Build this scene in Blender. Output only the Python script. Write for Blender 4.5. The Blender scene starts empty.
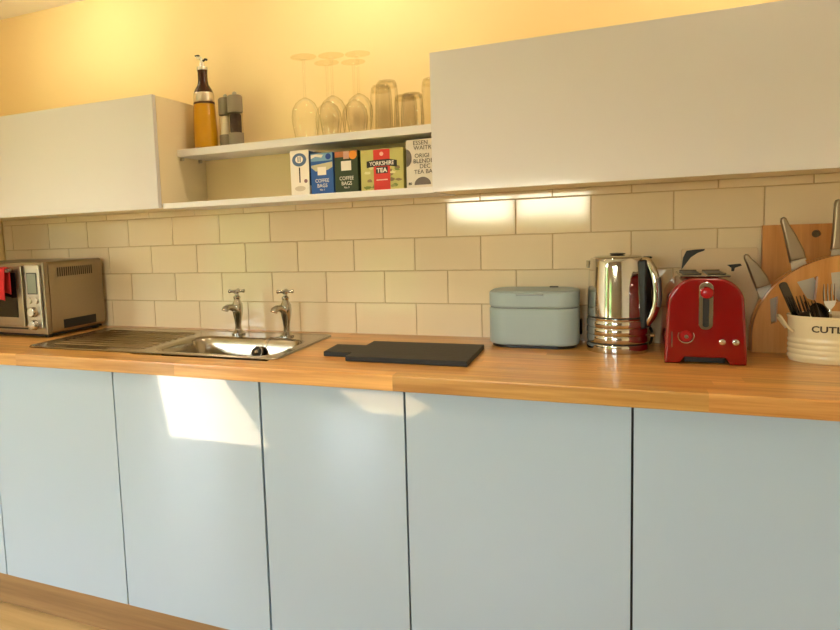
import bpy, bmesh, math, random
from mathutils import Vector, Matrix
random.seed(7)
sc = bpy.context.scene
COL = sc.collection
R = math.radians

# ------------------------------------------------------------------ camera
FPX = 657.914
YAW, PITCH, ROLL = R(24.3605), R(-5.4542), R(2.31995)
cam_d = bpy.data.cameras.new('camera'); cam = bpy.data.objects.new('camera', cam_d); COL.objects.link(cam)
Rm = Matrix.Rotation(YAW, 3, 'Z') @ Matrix.Rotation(PITCH, 3, 'X') @ Matrix.Rotation(ROLL, 3, 'Y')
cam.matrix_world = Matrix.LocRotScale(Vector((2.13104, -2.05359, 1.28286)), (Rm @ Matrix.Rotation(R(90), 3, 'X')).to_quaternion(), None)
cam_d.sensor_width = 36; cam_d.lens = FPX / 840 * 36
cam_d.shift_x = 105.845 / 840; cam_d.shift_y = -24.618 / 840
cam_d.clip_start = 0.05
sc.camera = cam

# ------------------------------------------------------------------ light and exposure
w = bpy.data.worlds.new('sky'); sc.world = w; w.use_nodes = True
nt = w.node_tree; nt.nodes.clear()
sky = nt.nodes.new('ShaderNodeTexSky'); sky.sky_type = 'NISHITA'; sky.sun_disc = False
SUN_EL, SUN_AZ = R(40), R(40)          # the sun stands behind the camera, to its left
sky.sun_elevation = SUN_EL; sky.sun_rotation = math.pi + SUN_AZ
bg = nt.nodes.new('ShaderNodeBackground'); bg.inputs['Strength'].default_value = 3.0
ow = nt.nodes.new('ShaderNodeOutputWorld')
hsv = nt.nodes.new('ShaderNodeHueSaturation'); hsv.inputs['Saturation'].default_value = 0.75
nt.links.new(sky.outputs[0], hsv.inputs['Color']); nt.links.new(hsv.outputs[0], bg.inputs[0]); nt.links.new(bg.outputs[0], ow.inputs[0])
sd = bpy.data.lights.new('sun', 'SUN'); sd.energy = 36.0; sd.color = (1.0, 0.96, 0.90); sd.angle = R(0.6)
so = bpy.data.objects.new('sun', sd); COL.objects.link(so)
sdir = Vector((math.sin(SUN_AZ) * math.cos(SUN_EL), math.cos(SUN_AZ) * math.cos(SUN_EL), -math.sin(SUN_EL)))
so.rotation_euler = sdir.to_track_quat('-Z', 'Y').to_euler(); so.location = (-3, -7, 5)
PATIO = (-1.98, -1.12, 0.0, 2.02)       # x0 x1 z0 z1 of the glazed door behind the camera
WIN = (0.70, 1.99, 1.16, 1.58)          # the window behind the camera
LOW = (-0.22, 0.48, 0.36, 1.10)          # added opening between them, throws a sun patch that the doors reflect
YB = -4.1
for (x0, x1, z0, z1) in (PATIO, WIN, LOW):   # daylight sampling through the two openings
    pd = bpy.data.lights.new('window_portal', 'AREA'); pd.shape = 'RECTANGLE'; pd.size = x1 - x0; pd.size_y = z1 - z0
    pd.cycles.is_portal = True
    po = bpy.data.objects.new('window_portal', pd); COL.objects.link(po)
    po.location = ((x0 + x1) / 2, YB - 0.11, (z0 + z1) / 2); po.rotation_euler = (R(90), 0, 0)
# ceiling lamps: (x, y, watts, spot?)  small bulbs along the wall and wide downlights over the worktop
CEIL_LAMPS = [(0.40, -0.36, 1.7, False), (1.45, -0.36, 2.3, False), (2.50, -0.36, 2.2, False), (0.60, -1.05, 14.0, True), (1.70, -1.05, 16.0, True)]
vs = sc.view_settings
sc.display_settings.display_device = 'sRGB'
vs.view_transform = 'Standard'; vs.look = 'None'; vs.gamma = 1.0; vs.use_curve_mapping = False
vs.exposure = 0.66

# ------------------------------------------------------------------ materials
def lin(c):
    return tuple(((v / 255) / 12.92 if v / 255 <= 0.04045 else ((v / 255 + 0.055) / 1.055) ** 2.4) for v in c)
MATS = {}
def mat(name, rgb, rough=0.5, metal=0.0, var=0.0, scale=8.0, bump=0.0, coat=0.0, spec=0.5, coat_rough=0.05,
        stretch=(1, 1, 1), bscale=None, rvar=0.0, trans=0.0, ior=1.45):
    if name in MATS: return MATS[name]
    m = bpy.data.materials.new(name); m.use_nodes = True; MATS[name] = m
    n = m.node_tree; b = n.nodes['Principled BSDF']
    c = lin(rgb) + (1,)
    b.inputs['Base Color'].default_value = c
    b.inputs['Roughness'].default_value = rough; b.inputs['Metallic'].default_value = metal
    b.inputs['Coat Weight'].default_value = coat; b.inputs['Coat Roughness'].default_value = coat_rough
    b.inputs['Specular IOR Level'].default_value = spec; b.inputs['IOR'].default_value = ior
    b.inputs['Transmission Weight'].default_value = trans
    tc = n.nodes.new('ShaderNodeTexCoord'); mp = n.nodes.new('ShaderNodeMapping'); mp.inputs['Scale'].default_value = stretch
    n.links.new(tc.outputs['Object'], mp.inputs['Vector'])
    nz = n.nodes.new('ShaderNodeTexNoise'); nz.inputs['Scale'].default_value = scale; nz.inputs['Detail'].default_value = 4
    n.links.new(mp.outputs[0], nz.inputs['Vector'])
    if var > 0 or rvar > 0:
        oi = n.nodes.new('ShaderNodeObjectInfo')
        a = n.nodes.new('ShaderNodeMapRange'); a.inputs['To Min'].default_value = 1 - var; a.inputs['To Max'].default_value = 1 + var
        n.links.new(nz.outputs['Fac'], a.inputs['Value'])
        r = n.nodes.new('ShaderNodeMapRange'); r.inputs['To Min'].default_value = 1 - rvar; r.inputs['To Max'].default_value = 1 + rvar
        n.links.new(oi.outputs['Random'], r.inputs['Value'])
        mu = n.nodes.new('ShaderNodeMath'); mu.operation = 'MULTIPLY'
        n.links.new(a.outputs[0], mu.inputs[0]); n.links.new(r.outputs[0], mu.inputs[1])
        hs = n.nodes.new('ShaderNodeHueSaturation'); hs.inputs['Color'].default_value = c
        n.links.new(mu.outputs[0], hs.inputs['Value']); n.links.new(hs.outputs[0], b.inputs['Base Color'])
    if bump > 0:
        nb = n.nodes.new('ShaderNodeTexNoise'); nb.inputs['Scale'].default_value = bscale or scale * 3; nb.inputs['Detail'].default_value = 3
        n.links.new(mp.outputs[0], nb.inputs['Vector'])
        bp = n.nodes.new('ShaderNodeBump'); bp.inputs['Strength'].default_value = bump; bp.inputs['Distance'].default_value = 0.01
        n.links.new(nb.outputs['Fac'], bp.inputs['Height']); n.links.new(bp.outputs[0], b.inputs['Normal'])
    return m
def wood(name, c1, c2, rough=0.4, grain=(2.5, 60, 60), rvar=0.12, coat=0.0, hue=0.01):
    """long grain along x of the object, tinted piece by piece"""
    if name in MATS: return MATS[name]
    m = bpy.data.materials.new(name); m.use_nodes = True; MATS[name] = m
    n = m.node_tree; b = n.nodes['Principled BSDF']
    b.inputs['Roughness'].default_value = rough; b.inputs['Coat Weight'].default_value = coat; b.inputs['Coat Roughness'].default_value = 0.15
    tc = n.nodes.new('ShaderNodeTexCoord'); oi = n.nodes.new('ShaderNodeObjectInfo')
    mul = n.nodes.new('ShaderNodeMath'); mul.operation = 'MULTIPLY'; mul.inputs[1].default_value = 37.0
    n.links.new(oi.outputs['Random'], mul.inputs[0])
    add = n.nodes.new('ShaderNodeVectorMath'); add.operation = 'ADD'
    n.links.new(tc.outputs['Object'], add.inputs[0]); n.links.new(mul.outputs[0], add.inputs[1])
    mp = n.nodes.new('ShaderNodeMapping'); mp.inputs['Scale'].default_value = grain
    n.links.new(add.outputs[0], mp.inputs['Vector'])
    nz = n.nodes.new('ShaderNodeTexNoise'); nz.inputs['Scale'].default_value = 1.0; nz.inputs['Detail'].default_value = 5; nz.inputs['Roughness'].default_value = 0.6
    n.links.new(mp.outputs[0], nz.inputs['Vector'])
    cr = n.nodes.new('ShaderNodeValToRGB')
    cr.color_ramp.elements[0].position = 0.3; cr.color_ramp.elements[0].color = lin(c1) + (1,)
    cr.color_ramp.elements[1].position = 0.72; cr.color_ramp.elements[1].color = lin(c2) + (1,)
    n.links.new(nz.outputs['Fac'], cr.inputs['Fac'])
    hs = n.nodes.new('ShaderNodeHueSaturation')
    r = n.nodes.new('ShaderNodeMapRange'); r.inputs['To Min'].default_value = 1 - rvar; r.inputs['To Max'].default_value = 1 + rvar
    n.links.new(oi.outputs['Random'], r.inputs['Value']); n.links.new(r.outputs[0], hs.inputs['Value'])
    r2 = n.nodes.new('ShaderNodeMapRange'); r2.inputs['To Min'].default_value = 0.5 + hue; r2.inputs['To Max'].default_value = 0.5 - hue
    fr = n.nodes.new('ShaderNodeMath'); fr.operation = 'FRACT'; n.links.new(mul.outputs[0], fr.inputs[0])
    n.links.new(fr.outputs[0], r2.inputs['Value']); n.links.new(r2.outputs[0], hs.inputs['Hue'])
    n.links.new(cr.outputs[0], hs.inputs['Color']); n.links.new(hs.outputs[0], b.inputs['Base Color'])
    bp = n.nodes.new('ShaderNodeBump'); bp.inputs['Strength'].default_value = 0.08; bp.inputs['Distance'].default_value = 0.004
    n.links.new(nz.outputs['Fac'], bp.inputs['Height']); n.links.new(bp.outputs[0], b.inputs['Normal'])
    return m
def thin_glass(name, edge=(150, 130, 90), body=(250, 248, 240), gloss=0.25, blend=0.35):
    """thin clear shell: light passes, the rim darkens, surfaces shine"""
    if name in MATS: return MATS[name]
    m = bpy.data.materials.new(name); m.use_nodes = True; MATS[name] = m
    n = m.node_tree; n.nodes.clear()
    out = n.nodes.new('ShaderNodeOutputMaterial'); mx = n.nodes.new('ShaderNodeMixShader')
    tr = n.nodes.new('ShaderNodeBsdfTransparent'); gl = n.nodes.new('ShaderNodeBsdfGlossy'); gl.inputs['Roughness'].default_value = 0.02
    lw = n.nodes.new('ShaderNodeLayerWeight'); lw.inputs['Blend'].default_value = blend
    cr = n.nodes.new('ShaderNodeValToRGB')
    cr.color_ramp.elements[0].position = 0.35; cr.color_ramp.elements[0].color = lin(body) + (1,)
    cr.color_ramp.elements[1].position = 1.0; cr.color_ramp.elements[1].color = lin(edge) + (1,)
    n.links.new(lw.outputs['Facing'], cr.inputs['Fac']); n.links.new(cr.outputs[0], tr.inputs['Color'])
    fm = n.nodes.new('ShaderNodeMath'); fm.operation = 'MULTIPLY_ADD'; fm.inputs[1].default_value = gloss; fm.inputs[2].default_value = 0.03
    n.links.new(lw.outputs['Fresnel'], fm.inputs[0]); n.links.new(fm.outputs[0], mx.inputs['Fac'])
    n.links.new(tr.outputs[0], mx.inputs[1]); n.links.new(gl.outputs[0], mx.inputs[2]); n.links.new(mx.outputs[0], out.inputs[0])
    return m
def emit(name, rgb, s):
    m = bpy.data.materials.new(name); m.use_nodes = True
    b = m.node_tree.nodes['Principled BSDF']; b.inputs['Emission Color'].default_value = lin(rgb) + (1,); b.inputs['Emission Strength'].default_value = s
    return m

paint_y = mat('yellow_paint', (254, 228, 172), 0.75, var=0.02, scale=3, bump=0.02, bscale=220)
paint_c = mat('cream_paint', (246, 238, 222), 0.8, var=0.02, scale=3)
paint_w = mat('ceiling_paint', (246, 242, 236), 0.85, var=0.015, scale=2)
tile_m = mat('cream_glaze', (233, 211, 175), 0.07, var=0.02, scale=5, bump=0.006, bscale=9, rvar=0.03, spec=0.5)
grout_m = mat('grout', (206, 176, 132), 0.9, var=0.06, scale=60)
door_b = mat('pale_blue_gloss', (175, 195, 212), 0.05, var=0.006, scale=1.5, coat=0.9, coat_rough=0.02)
door_w = mat('white_grey_gloss', (222, 219, 220), 0.08, var=0.01, scale=2, coat=0.4, coat_rough=0.05)
carc_w = mat('white_melamine', (240, 236, 226), 0.45, var=0.01)
side_c = mat('bounce_tinted_melamine', (242, 226, 188), 0.45, var=0.01)  # white panels with the yellow wall's bounce light put into the colour
carc_d = mat('dark_carcass', (70, 72, 74), 0.6, var=0.03)
oak_top = wood('oak_worktop', (182, 122, 54), (230, 175, 97), 0.33, rvar=0.15, coat=0.25, hue=0.005)
oak_floor = wood('oak_floor', (196, 158, 106), (232, 198, 146), 0.35, grain=(1.2, 16, 16), rvar=0.09)
oak_plinth = wood('oak_plinth', (134, 102, 60), (170, 134, 84), 0.5, grain=(1.5, 30, 30), rvar=0.02)
bamboo = wood('bamboo', (188, 122, 54), (222, 162, 86), 0.4, grain=(50, 50, 2.2), rvar=0.05)
beech = wood('beech', (194, 130, 58), (226, 168, 92), 0.38, grain=(46, 46, 2.5), rvar=0.03)
steel = mat('brushed_steel', (196, 190, 180), 0.28, 1.0, var=0.04, scale=3, stretch=(1, 60, 60))
steel_w = mat('warm_steel', (160, 144, 122), 0.34, 1.0, var=0.05, scale=3, stretch=(1, 40, 40))
sink_m = mat('sink_steel', (178, 168, 150), 0.21, 1.0, var=0.03, scale=6)
chrome = mat('chrome', (205, 202, 198), 0.06, 1.0, var=0.01)
chrome_w = mat('worn_chrome', (190, 186, 178), 0.13, 1.0, var=0.05, scale=30)
black_p = mat('black_plastic', (22, 21, 20), 0.4, var=0.05)
black_r = mat('black_rubber', (18, 18, 18), 0.6, var=0.05)
slate = mat('black_stone', (34, 31, 29), 0.55, var=0.12, scale=18, bump=0.1, bscale=90)
dark_glass = mat('oven_glass', (20, 15, 12), 0.08, var=0.02)
red_gloss = mat('red_enamel', (130, 3, 8), 0.12, var=0.02, scale=4, coat=0.6, coat_rough=0.03)
red_d = mat('red_knob', (160, 12, 16), 0.25, var=0.02)
ricec = mat('blue_grey_plastic', (160, 174, 173), 0.42, var=0.012, scale=5)
cream_en = mat('cream_enamel', (236, 216, 172), 0.25, var=0.02, scale=9, coat=0.3)
ink = mat('brown_ink', (70, 52, 34), 0.6, var=0.05)
glass_m = thin_glass('clear_glass', (214, 196, 152), (255, 254, 250), 0.2, 0.25)
foot_g = thin_glass('foot_glass', (246, 236, 208), (255, 253, 246), 0.15, 0.25)
pane_m = thin_glass('window_glass', (225, 232, 228), (250, 252, 250), 0.2)
bottle_g = thin_glass('bottle_glass', (230, 190, 90), (255, 250, 235), 0.3)

# ------------------------------------------------------------------ mesh helpers
def link(o, parent=None):
    COL.objects.link(o)
    if parent: o.parent = parent
    return o
def obj(name, bm, m, parent=None, smooth=False, loc=None, angle=40):
    me = bpy.data.meshes.new(name); bm.normal_update(); bm.to_mesh(me); bm.free()
    if m: me.materials.append(m)
    if smooth:
        me.shade_smooth()
        try: me.set_sharp_from_angle(angle=R(angle))
        except Exception: pass
    o = bpy.data.objects.new(name, me); link(o, parent)
    if smooth:
        wn = o.modifiers.new('weighted_normals', 'WEIGHTED_NORMAL'); wn.keep_sharp = True; wn.weight = 90
    if loc: o.location = loc
    return o
def thing(name, label, cat, loc=(0, 0, 0), rz=0, group=None):
    o = bpy.data.objects.new(name, None); o.empty_display_size = 0.05; COL.objects.link(o); o.location = loc; o.rotation_euler = (0, 0, rz)
    return tag(o, label, cat, group)
def tag(o, label, cat, group=None):
    o['label'] = label; o['category'] = cat
    if group: o['group'] = group
    return o
def structure(o, label=None, cat=None):
    o['kind'] = 'structure'
    if label: o['label'] = label
    if cat: o['category'] = cat
    return o
def box(bm, x0, x1, y0, y1, z0, z1, bev=0.0, seg=1):
    r = bmesh.ops.create_cube(bm, size=1.0)
    vsx = r['verts']
    bmesh.ops.scale(bm, verts=vsx, vec=(x1 - x0, y1 - y0, z1 - z0))
    bmesh.ops.translate(bm, verts=vsx, vec=((x0 + x1) / 2, (y0 + y1) / 2, (z0 + z1) / 2))
    if bev > 0:
        es = list({e for v in vsx for e in v.link_edges})
        bmesh.ops.bevel(bm, geom=es, offset=bev, segments=seg, affect='EDGES', profile=0.5)
    return bm
def bx(*a, **k): return box(bmesh.new(), *a, **k)
def lathe(bm, prof, n=32, c=(0, 0, 0), cap0=True, cap1=True, sx=1.0, sy=1.0):
    rings = []
    for (r, z) in prof:
        rings.append([bm.verts.new((c[0] + sx * r * math.cos(2 * math.pi * i / n), c[1] + sy * r * math.sin(2 * math.pi * i / n), c[2] + z)) for i in range(n)])
    for a, b in zip(rings, rings[1:]):
        for i in range(n): bm.faces.new((a[i], a[(i + 1) % n], b[(i + 1) % n], b[i]))
    if cap0: bm.faces.new(list(reversed(rings[0])))
    if cap1: bm.faces.new(rings[-1])
    return bm
def lt(prof, n=32, **k): return lathe(bmesh.new(), prof, n, **k)
def tube(bm, pts, rad, n=10, closed=False, flat=1.0):
    P = [Vector(p) for p in pts]; rings = []
    up = Vector((0, 0, 1)); prev = None
    for i, p in enumerate(P):
        if closed: t = (P[(i + 1) % len(P)] - P[i - 1])
        else: t = (P[min(i + 1, len(P) - 1)] - P[max(i - 1, 0)])
        t.normalize()
        if prev is None:
            a = t.cross(up)
            if a.length < 1e-3: a = t.cross(Vector((0, 1, 0)))
        else: a = prev - t * prev.dot(t)
        a.normalize(); prev = a; b = t.cross(a)
        r = rad[i] if isinstance(rad, (list, tuple)) else rad
        rings.append([bm.verts.new(p + a * (r * math.cos(2 * math.pi * k / n)) + b * (r * flat * math.sin(2 * math.pi * k / n))) for k in range(n)])
    m = len(rings)
    for i in range(m if closed else m - 1):
        A, B = rings[i], rings[(i + 1) % m]
        for k in range(n): bm.faces.new((A[k], A[(k + 1) % n], B[(k + 1) % n], B[k]))
    if not closed:
        bm.faces.new(list(reversed(rings[0]))); bm.faces.new(rings[-1])
    bmesh.ops.recalc_face_normals(bm, faces=bm.faces[:])
    return bm
def prism(bm, pts, d0, d1, axis='y', bev=0.0, seg=2):
    """outline in the plane across the axis, extruded from d0 to d1"""
    def P(a, b, d): return {'y': (a, d, b), 'z': (a, b, d), 'x': (d, a, b)}[axis]
    A = [bm.verts.new(P(a, b, d0)) for a, b in pts]; B = [bm.verts.new(P(a, b, d1)) for a, b in pts]
    n = len(pts); fs = [bm.faces.new(A), bm.faces.new(list(reversed(B)))]
    for i in range(n): fs.append(bm.faces.new((A[i], B[i], B[(i + 1) % n], A[(i + 1) % n])))
    bmesh.ops.recalc_face_normals(bm, faces=fs)
    if bev > 0:
        es = [e for e in bm.edges if all(f in fs for f in e.link_faces) and (e.verts[0] in A) == (e.verts[1] in A)]
        bmesh.ops.bevel(bm, geom=es, offset=bev, segments=seg, affect='EDGES', profile=0.5)
    return bm
def rrect(x0, x1, y0, y1, r, n=6):
    pts = []
    for cx, cy, a0 in ((x1 - r, y1 - r, 0), (x0 + r, y1 - r, 90), (x0 + r, y0 + r, 180), (x1 - r, y0 + r, 270)):
        for i in range(n + 1):
            a = R(a0 + 90 * i / n); pts.append((cx + r * math.cos(a), cy + r * math.sin(a)))
    return pts
def circle(cx, cy, r, n=24): return [(cx + r * math.cos(2 * math.pi * i / n), cy + r * math.sin(2 * math.pi * i / n)) for i in range(n)]
def text(name, body, size, m, parent, loc, align='CENTER', rot=(R(90), 0, 0), extrude=0.0002, bold=0.0, sx=1.0, warp=None):
    cu = bpy.data.curves.new(name, 'FONT'); cu.body = body; cu.size = size; cu.align_x = align; cu.align_y = 'CENTER'
    cu.extrude = extrude; cu.offset = bold; cu.resolution_u = 3
    t = bpy.data.objects.new(name, cu); COL.objects.link(t)
    me = bpy.data.meshes.new_from_object(t.evaluated_get(bpy.context.evaluated_depsgraph_get()))
    bpy.data.objects.remove(t); bpy.data.curves.remove(cu)
    me.materials.clear(); me.materials.append(m); me.name = name
    o = bpy.data.objects.new(name, me); link(o, parent)
    if warp:
        for v in me.vertices: v.co = warp(v.co.x * sx, v.co.y, v.co.z)
    else:
        o.location = loc; o.rotation_euler = rot; o.scale = (sx, 1, 1)
    return o

# ------------------------------------------------------------------ room
ZC, ZCB = 0.9229, 0.8838            # worktop top and underside
XL, XR, CEIL = -2.4, 3.2, 2.19
ZL1, TP, TW = 1.3428, 0.10546, 0.208

wb = structure(obj('wall_back', box(bx(XL, XR, 0.0065, 0.12, 0, CEIL), XL, XR, 0.002, 0.0066, ZL1 + 0.025, CEIL), paint_y))
gb = obj('grout_bed', bx(-0.26, XR, 0.0035, 0.0066, ZC - 0.03, ZL1 + 0.024), grout_m, wb)
G = 0.0024
tmesh = {}
def tile(x0, x1, z0, z1):
    wd, ht = round(x1 - x0, 4), round(z1 - z0, 4)
    if (wd, ht) not in tmesh:
        b = bx(-wd / 2, wd / 2, 0, 0.006, -ht / 2, ht / 2, bev=0.0014, seg=2)
        me = bpy.data.meshes.new('tile'); b.to_mesh(me); b.free(); me.materials.append(tile_m)
        tmesh[(wd, ht)] = me
    o = bpy.data.objects.new('tile', tmesh[(wd, ht)]); link(o, wb)
    o.location = ((x0 + x1) / 2, random.uniform(-0.0002, 0.0002), (z0 + z1) / 2)
    o.rotation_euler = (R(random.uniform(-0.12, 0.12)), 0, R(random.uniform(-0.12, 0.12)))
for row in range(-1, 4):
    zt = ZL1 - row * TP - G / 2 if row >= 0 else ZL1 + 0.0226
    zb = ZL1 - (row + 1) * TP + G / 2
    off = 0.0 if row % 2 == 0 else TW / 2
    i = -3
    while True:
        a, b = i * TW + off, (i + 1) * TW + off
        i += 1
        if b < -0.25: continue
        if a > XR - 0.05: break
        a2, b2 = max(a, -0.26), min(b, XR)
        if b2 - a2 < 0.02: continue
        tile(a2 + G / 2, b2 - G / 2, zb, zt)

structure(obj('ceiling', bx(XL - 0.1, XR + 0.1, YB - 0.1, 0.12, CEIL, CEIL + 0.1), paint_w))
structure(obj('wall_left', bx(XL - 0.1, XL, YB - 0.1, 0.12, 0, CEIL), paint_c))
structure(obj('wall_right', bx(XR, XR + 0.1, YB - 0.1, 0.12, 0, CEIL), paint_c))
structure(obj('wall_partition', bx(-0.38, -0.262, -0.66, 0.001, 0, CEIL, bev=0.003), paint_y))
bm = bmesh.new()
xs = [XL, PATIO[0], PATIO[1], WIN[0], WIN[1], XR]
box(bm, XL, PATIO[0], YB - 0.1, YB, 0, CEIL); box(bm, PATIO[0], PATIO[1], YB - 0.1, YB, PATIO[3], CEIL)
box(bm, PATIO[1], LOW[0], YB - 0.1, YB, 0, CEIL); box(bm, LOW[0], LOW[1], YB - 0.1, YB, 0, LOW[2]); box(bm, LOW[0], LOW[1], YB - 0.1, YB, LOW[3], CEIL); box(bm, LOW[1], WIN[0], YB - 0.1, YB, 0, CEIL); box(bm, WIN[0], WIN[1], YB - 0.1, YB, 0, WIN[2])
box(bm, WIN[0], WIN[1], YB - 0.1, YB, WIN[3], CEIL); box(bm, WIN[1], XR, YB - 0.1, YB, 0, CEIL)
structure(obj('wall_front', bm, mat('taupe_paint', (176, 164, 146), 0.8, var=0.02, scale=3)))
frame_m = mat('white_frame', (238, 238, 234), 0.4, var=0.01)
def glazing(name, x0, x1, z0, z1, cols, rows=1):
    bm = bmesh.new(); t = 0.05
    box(bm, x0, x1, YB - 0.07, YB - 0.02, z0, z0 + t); box(bm, x0, x1, YB - 0.07, YB - 0.02, z1 - t, z1)
    for i in range(cols + 1):
        c = x0 + t / 2 + (x1 - x0 - t) * i / cols
        box(bm, c - t / 2, c + t / 2, YB - 0.068, YB - 0.022, z0 + 0.001, z1 - 0.001)
    for j in range(1, rows):
        zz = z0 + (z1 - z0) * j / rows
        box(bm, x0, x1, YB - 0.06, YB - 0.03, zz - 0.02, zz + 0.02)
    f = structure(obj(name, bm, frame_m))
    for i in range(cols):
        a = x0 + t + (x1 - x0 - t) * i / cols; b = x0 + (x1 - x0 - t) * (i + 1) / cols
        obj('pane', bx(a, b, YB - 0.047, YB - 0.043, z0 + t, z1 - t), pane_m, f)
    return f
glazing('door_1', *PATIO, 1)
glazing('window_1', *WIN, 2)
glazing('sun_patch_opening', *LOW, 1)  # unseen opening added to cast a sun patch on the floor
structure(obj('sun_blocker_slab', bx(-0.75, 2.8, YB - 1.3, YB - 0.1, 2.2, 2.28), frame_m))  # unseen slab added outside to keep direct sun out of the window
# garden outside
structure(obj('ground', bx(-14, 14, -22, YB - 0.1, -0.25, -0.15), mat('lawn', (96, 124, 58), 0.9, var=0.2, scale=3)))
hm = mat('hedge_leaf', (120, 138, 66), 0.8, var=0.35, scale=5, bump=0.6, bscale=14)
hb = bx(-12, 9, -12.5, -11.3, -0.15, 2.3); bmesh.ops.subdivide_edges(hb, edges=hb.edges[:], cuts=12, use_grid_fill=True)
for v in hb.verts:
    if v.co.z > 0 and v.co.x > -1.3: v.co.z = -0.15 + (v.co.z + 0.15) * 0.52
    v.co += Vector((random.uniform(-.12, .12), random.uniform(-.2, .2), random.uniform(-.25, .25) if v.co.z > 0 else 0))
structure(obj('garden_hedge', hb, hm))

fl = structure(obj('floor', bx(XL, XR, YB, 0.0065, -0.1, -0.012), mat('floor_base', (120, 84, 50), 0.8, var=0.05)))
pw = 0.165
y = -0.30; k = 0
while y > YB + 0.001:
    y1 = y; y0 = max(y - pw, YB); x = XL - random.uniform(0.1, 1.0)
    while x < XR:
        xe = x + 1.25
        a, b = max(x, XL), min(xe, XR)
        if b - a > 0.03:
            o = obj('plank', bx(-(b - a) / 2 + 0.0006, (b - a) / 2 - 0.0006, -(y1 - y0) / 2 + 0.0006, (y1 - y0) / 2 - 0.0006, -0.012, 0, bev=0.0009), oak_floor, fl, loc=((a + b) / 2, (y0 + y1) / 2, 0))
        x = xe
    y -= pw

# ------------------------------------------------------------------ base cabinets
YD = -0.5494                          # front of the doors
gaps = [-0.2575, 0.2608, 0.7794, 1.2792, 1.6775, 2.1742, 3.174]
labels = ['pale blue base cabinet at the left end, only a sliver of door showing',
          'pale blue gloss base cabinet under the ridged sink drainer and oven corner',
          'pale blue base cabinet under the sink bowl, bright reflection on its door',
          'narrowest pale blue gloss base cabinet, below the black chopping board handle',
          'wide pale blue base cabinet below the black chopping board and the rice cooker',
          'pale blue gloss base cabinet under the red toaster and cutlery tub at right end']
ZB = 0.15
for i in range(6):
    a, b = gaps[i], gaps[i + 1]
    t = thing('base_cabinet', labels[i], 'cabinet', ((a + b) / 2, 0, ZB), group='pale blue base cabinets')
    hw = (b - a) / 2
    bm = bmesh.new(); th = 0.018; top = ZCB - 0.001 - ZB
    if True:   # open topped carcass: sides, bottom, back, front rail
        box(bm, -hw + 0.0005, -hw + th, YD + 0.020, -0.008, 0, top); box(bm, hw - th, hw - 0.0005, YD + 0.020, -0.008, 0, top)
        box(bm, -hw + th, hw - th, YD + 0.020, -0.008, 0, th); box(bm, -hw + th, hw - th, -0.02, -0.008, th, top)
        box(bm, -hw + th, hw - th, YD + 0.020, YD + 0.038, top - 0.09, top)
    obj('carcass', bm, carc_d, t)
    n = 2 if b - a > 0.7 else 1
    for j in range(n):
        c0 = -hw + 2 * hw * j / n; c1 = -hw + 2 * hw * (j + 1) / n
        gl, gr = 0.0022, 0.0022
        if i == 2: gr = 0.004
        d = obj('door', bx(c0 + gl, c1 - gr, YD, YD + 0.019, 0.0, ZCB - ZB - 0.003, bev=0.0012, seg=2), door_b, t, smooth=True)
        d.rotation_euler = (0, 0, 0)
pl = tag(obj('plinth', bx(-0.255, 3.17, -0.495, -0.478, 0.0005, ZB - 0.001, bev=0.001), oak_plinth), 'brown oak plinth board running along the floor under the base cabinets', 'plinth')

# ------------------------------------------------------------------ oak worktop of glued staves
YC = -0.5694
wt = thing('worktop', 'orange oak butcher block worktop of glued staves running the whole wall', 'worktop', (0, 0, ZCB))
HX0, HX1, HY0, HY1 = 0.795, 1.27, -0.452, -0.150   # hole for the bowl
rows = 14; rw = (-0.0005 - YC) / rows
front_cuts = [-0.258, 0.41, 1.02, 1.655, 2.31, 3.18]
for r_ in range(rows):
    y0 = YC + r_ * rw; y1 = y0 + rw
    if r_ == 0: cuts = front_cuts[:]
    else:
        cuts = [-0.258]; x = -0.258 + random.uniform(0.12, 0.5)
        while x < 3.08:
            cuts.append(x); x += random.uniform(0.28, 0.62)
        cuts.append(3.18)
    segs = []
    for a, b in zip(cuts, cuts[1:]):
        if y1 > HY0 and y0 < HY1:
            if a < HX0 and b > HX0: segs.append((a, HX0))
            if a < HX1 and b > HX1: segs.append((HX1, b))
            if b <= HX0 or a >= HX1: segs.append((a, b))
        else: segs.append((a, b))
    for a, b in segs:
        if r_ == 0:    # the front row has a softly rounded nosing
            hy, hz_ = rw / 2, ZC - ZCB
            pf = [(hy, 0), (hy, hz_), (-hy + 0.0045, hz_), (-hy + 0.0022, hz_ - 0.0006), (-hy + 0.0006, hz_ - 0.0022), (-hy, hz_ - 0.0045), (-hy, 0.002), (-hy + 0.002, 0)]
            obj('stave', prism(bmesh.new(), pf, -(b - a) / 2, (b - a) / 2, 'x'), oak_top, wt, loc=((a + b) / 2, (y0 + y1) / 2, 0)); continue
        o = obj('stave', bx(-(b - a) / 2, (b - a) / 2, -rw / 2, rw / 2, 0, ZC - ZCB, bev=0.003 if r_ == 0 else 0.0003, seg=2 if r_ == 0 else 1), oak_top, wt, loc=((a + b) / 2, (y0 + y1) / 2, 0))

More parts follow.
